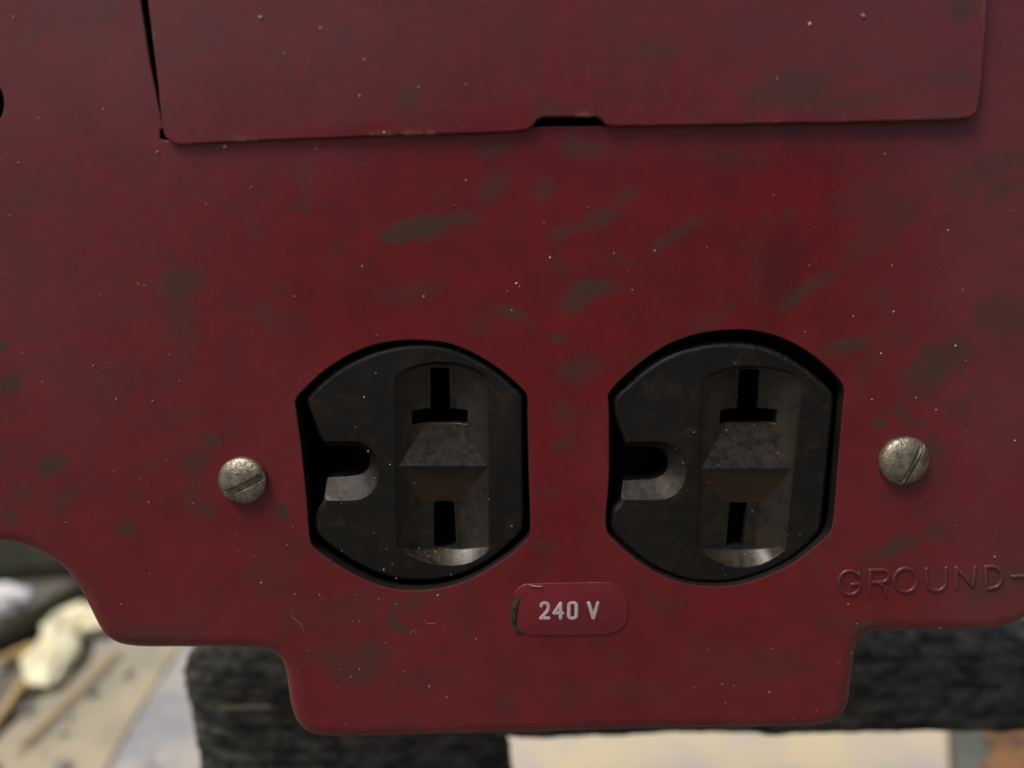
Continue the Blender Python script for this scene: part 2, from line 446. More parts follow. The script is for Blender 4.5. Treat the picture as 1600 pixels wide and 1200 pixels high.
OPEN = [(193,-240),(222,0),(237,100),(247,150),(257,200),(252,204),(251,216),(262,219),(300,214),(560,206),(840,196),(940,194.5),(1200,188),(1490,182),(1504,176),(1514,158),(1521,120),(1529,0),(1542,-240)]
def poly(pts, step=0.06, Y=0.0):
    """straight-sided outline evenly subdivided"""
    P = [np.array(xz(*p, Y)) for p in pts]; out = []
    for a, b in zip(P, P[1:] + P[:1]):
        k = max(1, int(np.linalg.norm(b - a) / step))
        out += [a + (b - a) * j / k for j in range(k)]
    return np.array(out)
open_out = poly(OPEN)
side_hole = catmull([xz(-14 + 19 * math.cos(a), 162 + 32 * math.sin(a)) for a in np.linspace(0, 2 * math.pi, 14, endpoint=False)], 0.05)
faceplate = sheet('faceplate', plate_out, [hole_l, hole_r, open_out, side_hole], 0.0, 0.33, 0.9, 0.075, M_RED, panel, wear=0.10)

# the flap in the opening, its lower edge lying proud of the plate
FLAP = [(205,-225),(230,0),(246,132),(252,196),(256,213),(268,224),(285,226),(420,219),(560,214),(700,209),(800,205.5),(822,203),(833,197),(840,187),(850,183),(890,182),(932,182),(940,186),(946,194),(958,196.5),
 (1080,195),(1250,192),(1400,189.5),(1494,187),(1514,184),(1524,176),(1528,160),(1533,120),(1541,0),(1551,-225)]
def flap_y(x, z): return -0.09 - 0.006 * x
jig = poly(FLAP, 0.05, -0.1)
for p in jig: p[1] += 0.012 * noise.noise(Vector((p[0] * 1.2, p[1] * 1.2, 4.0))) + 0.006 * noise.noise(Vector((p[0] * 4, 0, 8.0)))
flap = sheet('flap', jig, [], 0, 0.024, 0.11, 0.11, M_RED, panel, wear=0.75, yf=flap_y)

# closed box behind, so that nothing shines through the gaps
inner = offset(ccw(plate_out), 0.42)[::4]
v = [(x, 1.35, z) for x, z in inner] + [(x, 3.6, z) for x, z in inner]; n = len(inner)
f = [tuple(range(n - 1, -1, -1)), tuple(range(n, 2 * n))] + [(i, (i + 1) % n, n + (i + 1) % n, n + i) for i in range(n)]
pyd('housing', v, f, M_INNER, panel, None)

# ---------------------------------------------------------------- outlets
def hull_bm(points):
    bm = bmesh.new()
    for p in points: bm.verts.new(p)
    r = bmesh.ops.convex_hull(bm, input=bm.verts)
    dead = [g_ for g_ in set(r['geom_interior'] + r['geom_unused']) if isinstance(g_, bmesh.types.BMVert)]
    for g_ in dead:
        if g_.is_valid: bm.verts.remove(g_)
    bmesh.ops.recalc_face_normals(bm, faces=bm.faces)
    return bm
def prism_bm(P, y0, y1):
    bm = bmesh.new(); P = ccw(np.array(P))
    a = [bm.verts.new((x, y0, z)) for x, z in P]; b = [bm.verts.new((x, y1, z)) for x, z in P]; n = len(P)
    bm.faces.new(a); bm.faces.new(b[::-1])
    for i in range(n): bm.faces.new((a[i], a[(i + 1) % n], b[(i + 1) % n], b[i]))
    bmesh.ops.recalc_face_normals(bm, faces=bm.faces)
    return bm
def cut(obj, cutters):
    tmp = []
    for bm in cutters:
        me = bpy.data.meshes.new('cutter'); bm.to_mesh(me); bm.free()
        o = bpy.data.objects.new('cutter', me); C.objects.link(o); tmp.append(o)
        md = obj.modifiers.new('b', 'BOOLEAN'); md.operation = 'DIFFERENCE'; md.solver = 'EXACT'; md.object = o
    bpy.context.view_layer.update()
    dg = bpy.context.evaluated_depsgraph_get()
    me = bpy.data.meshes.new_from_object(obj.evaluated_get(dg))
    obj.modifiers.clear(); obj.data = me
    for o in tmp:
        m_ = o.data; bpy.data.objects.remove(o); bpy.data.meshes.remove(m_)
    return me

def outlet(name, fn, body, U_out, U_in, pockets, slots, yf, label):
    root = bpy.data.objects.new(name, None); C.objects.link(root); root.parent = panel; root['label'] = label
    Q = lambda p, d=0.0: (lambda q: (q.x, q.y, q.z))(at(*fn(*p), yf + d))
    P = ccw(catmull([xz(*fn(*p), yf) for p in body], 0.05))
    bm = bmesh.new(); er = 0.10; K = 6; rings = []
    for k in range(K + 1):
        t = math.pi / 2 * k / K
        o_ = offset(P, er * (1 - math.sin(t)))
        rings.append([bm.verts.new((x, yf + er * (1 - math.cos(t)), z)) for x, z in o_])
    rings.append([bm.verts.new((x, yf + 1.25, z)) for x, z in P])
    n = len(P)
    bm.faces.new(rings[0]); bm.faces.new(rings[-1][::-1])
    for a, b in zip(rings, rings[1:]):
        for i in range(n): bm.faces.new((a[i], b[i], b[(i + 1) % n], a[(i + 1) % n]))
    bmesh.ops.recalc_face_normals(bm, faces=bm.faces)
    me = bpy.data.meshes.new('outlet_face'); bm.to_mesh(me); bm.free()
    o = bpy.data.objects.new('outlet_face', me); C.objects.link(o)
    cuts = []
    for levels in pockets:
        pts = []
        for d, ps in levels:
            for p in ps:
                X, _, Z = Q(p, max(d, 0))
                pts.append((X, yf + d, Z))
        cuts.append(hull_bm(pts))
    def flat(ps, sm=None, d=0.0):
        q = [xz(*fn(*p), yf + d) for p in ps]
        return q if sm is None else catmull(q, sm)
    pts = [(x, yf + d, z) for d in (-0.2, 0.0) for x, z in flat(U_out)] + [(x, yf + 0.22, z) for x, z in flat(U_in, None, 0.22)]
    cuts.append(hull_bm(pts))
    cuts.append(prism_bm(flat(U_in, None, 0.22), yf + 0.1, yf + 1.15))
    for s in slots: cuts.append(prism_bm(flat(s, None, 0.26), yf + 0.05, yf + 0.6))
    # the hollow behind the slots
    cuts.append(prism_bm(flat([(545, 160), (860, 160), (860, 1030), (545, 1030)]), yf + 0.37, yf + 1.15))
    cuts.append(prism_bm(flat([(60, 480), (430, 480), (430, 790), (60, 790)]), yf + 0.50, yf + 1.15))
    me = cut(o, cuts)
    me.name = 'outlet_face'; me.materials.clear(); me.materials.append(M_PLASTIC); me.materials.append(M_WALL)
    for p_ in me.polygons: p_.material_index = 1 if p_.center.y > yf + 0.29 else 0  # deep walls painted black for the shade inside the slots
    me.shade_smooth(); me.set_sharp_from_angle(angle=R(28))
    o.parent = root
    return root

def ell(cx, cy, rx, ry, a0, a1, n):
    return [(cx + rx * math.cos(R(a)), cy + ry * math.sin(R(a))) for a in np.linspace(a0, a1, n)]
# left: close-up units
BODY_L = [(104,350),(118,325),(170,270),(260,203),(370,148),(480,116),(600,102),(700,110),(800,143),(900,197),(980,256),(1035,308),(1055,336),(1059,400),(1060,650),(1060,890),(1052,925),(1010,970),(930,1040),(830,1100),
 (710,1135),(600,1143),(500,1135),(400,1105),(300,1055),(200,985),(150,938),(138,905),(142,865),(155,828),(178,786),(186,700),(186,600),(180,542),(158,505),(132,430),(112,385)]
U_OUT_L = [(-60,528),(290,528)] + ell(315,658,112,129,-80,80,11) + [(290,788),(-60,788)]
U_IN_L = [(-60,548),(290,548)] + ell(318,612,70,66,-75,75,9) + [(290,682),(-60,700)]
def pocket_set(xl0, xl1, xr0, xr1, yt, yr, yb, deep_u, deep_l, arc_t, arc_b, in_l, in_r):
    """levels (depth, points) of the upper and the lower pocket; ridge between them at yr"""
    xlr = xl0 + (xl1 - xl0) * (yr - yt) / (yb - yt); xrr = xr0 + (xr1 - xr0) * (yr - yt) / (yb - yt)
    rim_u = arc_t + [(xlr, yr + 3), (xrr, yr + 3)]
    rim_l = arc_b + [(xlr, yr - 3), (xrr, yr - 3)]
    up = [(-0.3, rim_u), (0.0, rim_u), (0.035, [(xlr + in_l, yr + 3), (xrr - in_r, yr + 3)]), (0.03, [(xl0 + in_l, yt + 14), (xr0 - in_r, yt + 14)]), (0.25, deep_u)]
    lo = [(-0.3, rim_l), (0.0, rim_l), (0.035, [(xlr + in_l, yr - 3), (xrr - in_r, yr - 3)]), (0.055, [(xl1 + in_l + 4, yb), (xr1 - in_r, yb)]), (0.25, deep_l)]
    return [up, lo]
arc_t_L = [(488,262),(500,240),(540,213),(600,192),(680,180),(760,186),(840,210),(890,240),(908,272)]
arc_b_L = [(500,980),(520,1000),(560,1028),(600,1047),(650,1061),(700,1069),(745,1071),(790,1066),(830,1055),(870,1033),(898,1008),(908,985)]
POCK_L = pocket_set(488,500,908,908,250,637,988, [(640,205),(760,205),(765,452),(625,452)], [(612,792),(775,792),(785,1000),(600,1000)], arc_t_L, arc_b_L, 12, 8)
SLOT_L = [[(650,208),(730,208),(735,385),(812,388),(812,448),(573,450),(573,388),(650,385)], [(665,800),(675,788),(740,788),(752,800),(762,975),(745,992),(680,992),(665,980)]]
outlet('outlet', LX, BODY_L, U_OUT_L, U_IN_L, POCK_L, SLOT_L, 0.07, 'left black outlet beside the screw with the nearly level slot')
BODY_R = [(106,350),(122,322),(160,288),(250,210),(350,150),(460,114),(580,97),(700,102),(800,125),(900,175),(1000,250),(1060,310),(1076,345),(1072,420),(1045,680),(1022,890),(1008,932),(900,1038),(780,1103),(650,1144),
 (560,1152),(440,1145),(330,1110),(220,1045),(130,965),(100,925),(92,880),(105,830),(135,792),(160,700),(165,600),(160,542),(135,480),(113,420),(106,380)]
U_OUT_R = [(-60,530),(290,530)] + ell(312,658,114,126,-80,80,11) + [(290,785),(-60,785)]
U_IN_R = [(-60,552),(270,552)] + ell(282,622,64,68,-75,75,9) + [(265,694),(-60,710)]
arc_t_R = [(488,290),(495,262),(530,235),(590,212),(680,198),(770,202),(850,215),(910,238),(934,268)]
arc_b_R = [(466,985),(490,1012),(530,1040),(570,1060),(610,1073),(655,1079),(700,1077),(745,1068),(785,1050),(820,1028),(848,1000),(858,980)]
POCK_R = pocket_set(488,466,934,862,265,648,990, [(645,210),(765,210),(790,454),(600,454)], [(580,792),(745,792),(720,1000),(560,1000)], arc_t_R, arc_b_R, 10, 8)
SLOT_R = [[(655,213),(742,215),(735,383),(815,388),(812,448),(566,450),(570,390),(645,383)], [(614,795),(690,795),(672,985),(598,985)]]
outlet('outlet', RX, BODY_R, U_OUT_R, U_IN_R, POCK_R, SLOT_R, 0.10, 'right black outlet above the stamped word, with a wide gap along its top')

# ---------------------------------------------------------------- screws
def screw(px, py, r, ang, off, w, label):
    c = at(px, py, -0.02); root = None
    yb = wav(c.x, c.z) 
    seg, rings_ = 48, 12; v = []; f = []
    prof = [(r * 0.97, 0.06), (r, 0.0), (r, -0.05)] + [(r * math.cos(math.pi / 2 * k / rings_), -0.05 - 0.155 * math.sin(math.pi / 2 * k / rings_)) for k in range(1, rings_)]
    for q, (rr, yy) in enumerate(prof):
        for s in range(seg):
            a = 2 * math.pi * s / seg
            k = 1 + 0.012 * noise.noise(Vector((math.cos(a) * 3, math.sin(a) * 3, px)))
            v.append((rr * k * math.cos(a), yy, rr * k * math.sin(a)))
    n = len(prof)
    for q in range(n - 1):
        for s in range(seg):
            t = (s + 1) % seg
            f.append((q * seg + s, q * seg + t, (q + 1) * seg + t, (q + 1) * seg + s))
    top = len(v); v.append((0, -0.205, 0))
    for s in range(seg): f.append(((n - 1) * seg + s, (n - 1) * seg + (s + 1) % seg, top))
    f.append(tuple(range(seg)))
    me = bpy.data.meshes.new('screw'); me.from_pydata(v, [], f)
    bm = bmesh.new(); bm.from_mesh(me); bmesh.ops.recalc_face_normals(bm, faces=bm.faces); bm.to_mesh(me); bm.free()
    o = bpy.data.objects.new('screw', me); C.objects.link(o)
    d = np.array((math.cos(ang), math.sin(ang))); nrm = np.array((-d[1], d[0]))
    pts = [nrm * off + d * a * r * 1.3 + nrm * b * w / 2 for a, b in ((-1, -1), (1, -1), (1, 1), (-1, 1))]
    me = cut(o, [prism_bm(pts, -0.5, -0.075)])
    me.name = 'screw'; me.materials.clear(); me.materials.append(M_SCREW); me.shade_smooth(); me.set_sharp_from_angle(angle=R(40))
    o.parent = panel; o.location = (c.x, yb - 0.005, c.z); o['label'] = label
    # packed dirt in the slot
    V, Fc = [], []; k0 = math.sqrt(max(0.01, r * r - off * off)) * 0.80
    sgn = 1 if ang < 1 else -1
    P_ = [nrm * (off + sgn * (0.028 + 0.008 * math.sin(q * 5.3))) + d * q for q in np.linspace(-k0, k0 * 0.8, 9)]
    stroke(P_, w * 0.52, 0.050, V, Fc, y0=-0.095)
    pyd('slot_dirt', V, Fc, M_VERD, o, 60)
    return o
# ---------------------------------------------------------------- lettering as raised strokes
def stroke(pts, w, h, V, Fc, y0=None, closed=False, lift=0.0):
    P = [np.array(p, float) for p in pts]; n = len(P); m = 8
    seq = []
    for i in range(n):
        a = P[(i - 1) % n] if (closed or i) else P[0]; b = P[(i + 1) % n] if (closed or i < n - 1) else P[-1]
        t = b - a; t = t / max(np.linalg.norm(t), 1e-9); seq.append((P[i], t, 1.0))
    if not closed:
        s0, s1 = seq[0], seq[-1]
        seq = [(s0[0] - s0[1] * w * k1, s0[1], k2) for k1, k2 in ((.5, .05), (.4, .6), (.2, .9))] + seq + [(s1[0] + s1[1] * w * k1, s1[1], k2) for k1, k2 in ((.2, .9), (.4, .6), (.5, .05))]
    base = len(V)
    for p, t, k in seq:
        nx, nz = -t[1], t[0]
        y_ = (wav(p[0], p[1]) if y0 is None else y0) - lift
        for j in range(m):
            a = 2 * math.pi * j / m
            V.append((p[0] + nx * math.cos(a) * w / 2 * k, y_ - math.sin(a) * h * k, p[1] + nz * math.cos(a) * w / 2 * k))
    L = len(seq)
    for i in range(L if closed else L - 1):
        for j in range(m):
            a0 = base + i * m; a1 = base + ((i + 1) % L) * m
            Fc.append((a0 + j, a0 + (j + 1) % m, a1 + (j + 1) % m, a1 + j))
    if not closed:
        Fc.append(tuple(base + j for j in range(m))); Fc.append(tuple(base + (L - 1) * m + j for j in range(m))[::-1])
def arcp(cx, cy, rx, ry, a0, a1, n=14):     # screen-style angles, y down
    return [(cx + rx * math.cos(R(a)), cy + ry * math.sin(R(a))) for a in np.linspace(a0, a1, n)]
screw(380, 750, 0.385, R(24), -0.065, 0.115, 'left screw head with nearly level slot')
screw(1411, 719, 0.395, R(66), -0.085, 0.115, 'right screw head with steep slot')
GX = lambda p: xz(1250 + .2834 * p[0], 640 + .2834 * p[1])
letters = [
 ('G', [arcp(272,953,60,66,-35,-330,20) + [(328,962),(285,962)]]),
 ('R', [[(385,1022),(385,885)] , [(385,885),(450,882)] + arcp(450,915,36,33,-80,80,9) + [(385,950)], [(425,950),(462,972),(472,1030)]]),
 ('O', [arcp(580,938,62,65,0,345,24)]),
 ('U', [[(695,878),(697,940)] + arcp(750,948,53,48,170,10,12) + [(803,935),(803,872)]]),
 ('N', [[(860,985),(858,870)], [(858,870),(950,972)], [(950,972),(962,866)]]),
 ('D', [[(1025,985),(1020,864)], [(1020,864),(1060,862)] + arcp(1058,922,50,58,-80,80,12) + [(1025,985)]]),
 ('dash', [[(1168,918),(1290,910)]]),
]
word = bpy.data.objects.new('stamped_word', None); C.objects.link(word); word.parent = panel
word['label'] = 'stamped word GROUND with a dash, painted over in red'
for nm, strokes in letters:
    V, Fc = [], []
    for k, s in enumerate(strokes):
        q = [GX(p) for p in s]
        cl = nm == 'O'
        stroke(catmull(q, 0.03, closed=cl) if len(q) > 3 else q, 0.062, 0.030, V, Fc, closed=cl, lift=0.002 * k)
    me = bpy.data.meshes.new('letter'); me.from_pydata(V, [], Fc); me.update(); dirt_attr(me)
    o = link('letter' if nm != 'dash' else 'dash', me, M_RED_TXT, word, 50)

# ---------------------------------------------------------------- the 240 V label
label = bpy.data.objects.new('rating_label', None); C.objects.link(label); label.parent = panel
label['label'] = 'rounded red label printed 240 V in white'
ZX = lambda X, Y: (760 + .1625 * X, 880 + .1625 * Y)
lab = ccw(catmull([xz(*ZX(*p)) for p in [(262,290),(300,235),(370,195),(460,190),(700,183),(1000,180),(1150,182),(1230,205),(1300,260),(1345,330),(1362,420),(1355,520),(1320,600),(1250,655),(1150,678),(900,685),(600,688),(420,685),(350,665),(300,620),(290,560),(296,480),(310,410),(322,355),(285,325)]], 0.03))
cen = lab.mean(0); ly = wav(*cen)
V = []; Fc = []; n = len(lab)
for P, y in ((offset(lab, 0.012), -0.017), (offset(lab, 0.004), -0.015), (lab, -0.009), (lab, 0.02)):
    V += [(x, wav(x, z) + y, z) for x, z in P]
Fc.append(tuple(range(n)))
for r_ in range(3): Fc += [(r_ * n + i, (r_ + 1) * n + i, (r_ + 1) * n + (i + 1) % n, r_ * n + (i + 1) % n) for i in range(n)]
pyd('label_film', V, Fc, M_LABEL, label, 50)
digits = [
 ('2', [[(528,405)] + arcp(560,405,34,32,190,350,9) + [(590,440),(560,480),(526,518)], [(522,519),(600,519)]]),
 ('4', [[(712,378),(650,470)], [(650,472),(732,472)], [(712,378),(713,522)]]),
 ('0', [[(792,400)] + arcp(827,400,36,28,190,350,8) + [(863,495)] + arcp(827,495,36,28,-10,190,0 or 8) ]),
 ('V', [[(983,374),(1026,520)], [(1070,374),(1028,520)]]),
]
for nm, ss in digits:
    V, Fc = [], []
    for k, s in enumerate(ss):
        q = [xz(*ZX(*p)) for p in s]; cl = nm == '0'
        stroke(catmull(q, 0.02, closed=cl) if len(q) > 3 else q, 0.058, 0.005, V, Fc, y0=None, closed=cl, lift=0.017 + 0.0006 * k)
    me = bpy.data.meshes.new('digit'); me.from_pydata(V, [], Fc); me.update()
    link('digit' if nm != 'V' else 'letter', me, M_INK, label, 50)
# grime built up along the label's torn left end
V, Fc = [], []
stroke(catmull([xz(*ZX(*p)) for p in [(330,330),(300,370),(268,430),(262,520),(272,600),(320,660)]], 0.03, closed=False), 0.11, 0.018, V, Fc)
stroke(catmull([xz(*ZX(*p)) for p in [(295,380),(282,450),(272,560)]], 0.03, closed=False), 0.022, 0.034, V, Fc)
pyd('grime', V, Fc, M_GRIME, label, 50)
V, Fc = [], []
stroke(catmull([xz(*ZX(*p)) for p in [(415,196),(450,208),(530,213)]], 0.03, closed=False), 0.022, 0.012, V, Fc, lift=0.028)
pyd('frayed_edge', V, Fc, M_LINT, label, 50)

# ---------------------------------------------------------------- grit, blisters, lint
def chips(lst, squash, yfun):
    V, Fc = [], []
    for x, z, r in lst:
        pts = []
        for k in range(9):
            a = random.uniform(0, 2 * math.pi); b = random.uniform(-1, 1); q = math.sqrt(1 - b * b)
            pts.append(Vector((q * math.cos(a) * r * random.uniform(.7, 1.1), b * r * squash, q * math.sin(a) * r * random.uniform(.7, 1.1))))
        bm = hull_bm(pts); b0 = len(V); c = Vector((x, yfun(x, z), z))
        bm.verts.index_update()
        V += [tuple(v_.co + c) for v_ in bm.verts]; Fc += [tuple(b0 + v_.index for v_ in f_.verts) for f_ in bm.faces]; bm.free()
    return V, Fc
GRIT = [(247,238,5),(352,229,5),(495,233,4),(602,208,5),(323,319,4),(216,443,4),(226,447,4),(119,483,2.5),(18,336,3),(265,554,3),(147,571,3.5),(167,567,3),(280,595,3),(182,623,3),(67,596,2.5),
 (110,701,2),(260,719,2),(220,748,2),(178,736,2),(232,785,2.5),(103,816,2.5),(400,818,2),(458,823,2.5),(302,786,2),(460,463,3),(484,622,2),(190,943,2.5),(234,896,2),(370,837,2.5),(372,860,2),(408,910,4.5),(397,869,2),
 (500,928,2.5),(556,929,2.5),(461,927,2.5),(504,935,2),(592,935,2.5),(684,929,3.5),(619,943,2),(541,963,1.8),(562,970,2),(603,1003,2),(621,993,2),(744,997,2.5),(693,981,2),(483,1016,2),(530,1045,3),(562,1045,2.5),
 (549,1056,3.5),(528,1072,2.5),(633,1047,2.5),(671,1071,3),(613,1073,2),(698,1088,1.8),(824,932,3),(925,909,2),(845,988,2),(1202,1081,3.5),(1129,1069,2.5),(1147,1072,2),(1207,1013,2.5),(1134,1098,2),(1342,872,0.1),
 (1553,869,5),(1342,895,3),(1325,943,3),(1338,974,2.5),(1418,962,2),(1023,392,6),(960,396,4),(860,402,4.5),(807,443,4),(811,447,3),(1105,387,3),(988,453,3),(850,348,3),(728,282,4.5),(566,416,3),(643,289,2),(662,463,4),
 (1393,415,4.5),(1264,415,4),(1480,360,4),(1503,452,4),(1396,487,4),(1333,494,3),(1492,540,4),(1431,621,4),(1462,640,3.5),(1376,552,3.5),(1362,624,3),(1585,688,4),(1455,700,1.5),(1260,40,7),(1343,27,8),(1382,240,5),(1210,125,4),
 (410,30,6),(503,46,5),(447,86,5),(571,95,4.5),(564,151,4),(728,134,4),(655,138,4),(20,26,5),(163,171,4),(30,254,4),(22,313,3.5),(16,337,4),(1495,820,2.5),(1250,835,2.5),(1309,1035,2),(1330,1020,2),(800,485,3),(870,150,3)]
sp = []
for x, y, r in GRIT:
    p = at(x, y); sp.append((p.x, p.z, r * 0.0050))
rs = random.Random(5)
def plate_free(p):
    q = np.array([p]); return inside(plate_out, q)[0] and not (inside(hole_l, q)[0] or inside(hole_r, q)[0] or inside(open_out, q)[0])
k = 0
while k < 45:
    px, py = rs.uniform(0, 1600), 1150 - 950 * (rs.random() ** 1.6)
    p = xz(px, py)
    if plate_free(p): sp.append((p[0], p[1], rs.uniform(.004, .011))); k += 1
def surf_y(x, z):
    q = np.array([(x, z)])
    return (flap_y(x, z) if inside(ccw(jig), q)[0] else 0.0) + wav(x, z) - 0.004
V, Fc = chips(sp, 0.7, surf_y)
g_ = pyd('grit', V, Fc, M_GRIT, None, None)
tag(g_, 'fine pale sand grains scattered over the red painted panel', 'grit', kind='stuff')
# grains caught on the outlets
sp = []
for (X, Y) in [(412,232),(358,335),(322,468),(472,630),(378,573),(404,688),(262,797),(402,928),(460,998),(445,1088),(483,1065),(500,1126),(1003,898),(902,780),(263,1005),(740,1110),(600,995),(670,1010),(640,1030),(720,1000),(790,1020),(810,1000),(690,1040),(745,1030),(625,1010),(580,710)]:
    p = at(*LX(X, Y), 0.07); sp.append((p.x, p.z, rs.uniform(.007, .016)))
V, Fc = chips(sp, .7, lambda x, z: 0.065)
sp2 = []
for (X, Y) in [(637,188),(645,335),(635,515),(458,488),(380,560),(410,622),(262,772),(522,708),(430,740),(712,833),(595,1113),(868,940),(565,632),(825,580),(200,750),(680,1020),(735,1010),(720,460),(600,480)]:
    p = at(*RX(X, Y), 0.10); sp2.append((p.x, p.z, rs.uniform(.007, .015)))
V2_, F2_ = chips(sp2, .7, lambda x, z: 0.095)
b0 = len(V); V += V2_; Fc += [tuple(i + b0 for i in f_) for f_ in F2_]
g_ = pyd('grit', V, Fc, M_GRIT, None, None)
tag(g_, 'pale sand grains lying on the faces of the two black outlets', 'grit', kind='stuff')
# small blisters under the paint
V, Fc = [], []
k = 0
while k < 70:
    px, py = rs.uniform(0, 1600), rs.uniform(0, 1100)
    if rs.random() > (0.9 if 240 < py < 540 and 500 < px < 1500 else 0.35): continue
    x, z = xz(px, py)
    if not plate_free((x, z)): continue
    r = rs.uniform(.010, .028); b0 = len(V); el = rs.uniform(1, 1.35); an = rs.uniform(-.2, .8); y = wav(x, z)
    for ring_ in range(4):
        t = math.pi / 2 * ring_ / 3.2
        for j in range(8):
            a = 2 * math.pi * j / 8; u, w_ = math.cos(a) * r * el * math.cos(t), math.sin(a) * r * math.cos(t)
            V.append((x + u * math.cos(an) - w_ * math.sin(an), y + 0.002 - r * 0.3 * math.sin(t), z + u * math.sin(an) + w_ * math.cos(an)))
    for q in range(3):
        for j in range(8): Fc.append((b0 + q*8 + j, b0 + q*8 + (j+1) % 8, b0 + (q+1)*8 + (j+1) % 8, b0 + (q+1)*8 + j))
    Fc.append(tuple(b0 + 24 + j for j in range(8))); k += 1
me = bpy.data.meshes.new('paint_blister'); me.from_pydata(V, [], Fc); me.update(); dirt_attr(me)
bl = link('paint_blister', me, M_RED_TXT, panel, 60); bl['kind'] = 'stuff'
# curled fibres stuck to the paint
def fibre(pts, w, lab):
    V, Fc = [], []
    stroke(catmull([xz(*p) for p in pts], 0.03, closed=False), w, w * .5, V, Fc, lift=0.006)
    o = pyd('lint_fibre', V, Fc, M_LINT, None, 50); tag(o, lab, 'fibre', 'fibres stuck to the red panel')
fibre([(455,955),(457,963),(463,967),(468,972),(473,976),(474,982),(475,986)], 0.007, 'kinked pale fibre stuck to the red paint at lower left of the left outlet')
fibre([(663,967),(666,972),(673,973),(680,973)], 0.008, 'short pale fibre on the red paint straight below the left outlet')
fibre([(642,987),(646,984),(651,984),(650,988)], 0.007, 'tiny curled fibre on the red paint left of the 240 V label')

# ---------------------------------------------------------------- behind and below the panel
GZ = -21.0
M_GROUND = simple('darkened_ground', (0.15, 0.14, 0.12), 0.9, 0, (0.09, 0.085, 0.075), 0.25, 0.1, 3)  # kept dark to cut its bounce light onto the panel
v = [(x, y, GZ) for x, y in ((-4000, -4000), (4000, -4000), (4000, 4000), (-4000, 4000))]
g_ = pyd('ground', v, [(0, 1, 2, 3)], M_GROUND, None, None); tag(g_, kind='structure')

def wool():
    m, t, b = newmat('dark_wool'); g = N(t)
    wv = g.pos((1.0, 1.0, 1.9)); n1 = g.noise(1.6, 5, 0.7, wv); n2 = g.noise(7, 4, 0.7, wv)
    col = g.mix(g.ramp(n1, 0.35, 0.7), (0.026, 0.029, 0.028), (0.150, 0.150, 0.128))
    col = g.mix(g.ramp(n2, 0.56, 0.72, 0, 0.6), col, (0.20, 0.205, 0.185))
    g.put(b.inputs['Base Color'], col); b.inputs['Roughness'].default_value = 0.95; b.inputs['Specular IOR Level'].default_value = 0.1
    g.put(b.inputs['Normal'], g.bump(n2, 0.12, 0.9))
    return m
M_WOOL = wool()
def roll(path, ru, rv, spacing_rows, name, seg=150):
    """knitted padding: superellipse section swept along a path of (point, up-radius, depth-radius)"""
    V, Fc = [], []
    n = len(path)
    for i, (p, t, a_, b_) in enumerate(path):
        t = t.normalized(); dep = Vector((0, 1, 0)); side = t.cross(dep).normalized()
        for j in range(seg):
            th = 2 * math.pi * j / seg; c, s = math.cos(th), math.sin(th)
            cx = math.copysign(abs(c) ** 0.7, c) * a_; cy = math.copysign(abs(s) ** 0.7, s) * b_
            q = p + side * cx + dep * cy
            k = 0.055 * math.cos(q.z * 2 * math.pi / 0.36 + 1.2 * noise.noise(q * 0.7)) * (0.5 + noise.noise(q * 1.3)) + 0.07 * noise.noise(q * 0.9) + 0.03 * noise.noise(q * 3.0)
            nn = (side * c + dep * s)
            V.append(tuple(q + nn * k))
    for i in range(n - 1):
        for j in range(seg):
            Fc.append((i*seg + j, i*seg + (j+1) % seg, (i+1)*seg + (j+1) % seg, (i+1)*seg + j))
    Fc.append(tuple(range(seg))[::-1]); Fc.append(tuple((n-1)*seg + j for j in range(seg)))
    return V, Fc
YW = 6.0
def wp(px, py): return at(px, py, YW)
# horizontal run
path = []
steps = 200
for i in range(steps + 1):
    u = i / steps; px = 430 + (2100 - 430) * u
    top, bot = 968 + 42 * max(0, (px - 1100) / 500), 1172 - 16 * (px - 780) / 820
    a = wp(px, top); b_ = wp(px, bot); c = (a + b_) / 2; rad = (a - b_).length / 2
    e = min(1, math.sqrt(max(0.0001, 1 - (1 - min(1, u / 0.05)) ** 2)) + 0.02)
    path.append((c + Vector((0, 1.0, 0)), Vector((1, 0, -0.02)), rad * e, 1.2 * e))
V1, F1 = roll(path, 0, 0, 16, 'a')
# hanging part on the left
path = []
for i in range(240):
    u = i / 239
    zt = wp(530, 1000).z; zz = zt + (GZ + 0.02 - zt) * u
    pym = 985 + 200 * u * 3
    w0 = wp(268, 1100).x; w1 = wp(782, 1165).x
    e = min(1, math.sqrt(max(0.0001, 1 - (1 - min(1, u / 0.11)) ** 2)) + 0.02)
    cx = (w0 + w1) / 2 + 0.6 * u; hw = (w1 - w0) / 2
    path.append((Vector((cx, YW + 1.05, zz)), Vector((0.02, 0, -1)), hw * (0.62 + 0.38 * e), 1.15 * e))
V2_, F2_ = roll(path, 0, 0, 22, 'b')
b0 = len(V1); V = V1 + V2_; Fc = F1 + [tuple(i + b0 for i in f_) for f_ in F2_]
w_ = pyd('woollen_cloth', V, Fc, M_WOOL, None, 60)
tag(w_, 'dark grey ribbed woollen cloth draped below and behind the red panel', 'cloth')
# pale thread on the cloth
V, Fc = [], []
a = at(345, 1112, YW - 0.45); b_ = at(420, 1110, YW - 0.45)
P = [(a.x + (b_.x - a.x) * t, a.z + (b_.z - a.z) * t) for t in np.linspace(0, 1, 6)]
stroke(P, 0.09, 0.05, V, Fc, y0=YW - 0.30)
th = pyd('loose_thread', V, Fc, simple('tan_thread', (0.22, 0.20, 0.13), 0.9), None, 60)
tag(th, 'short pale thread lying level across the dark grey cloth', 'thread')

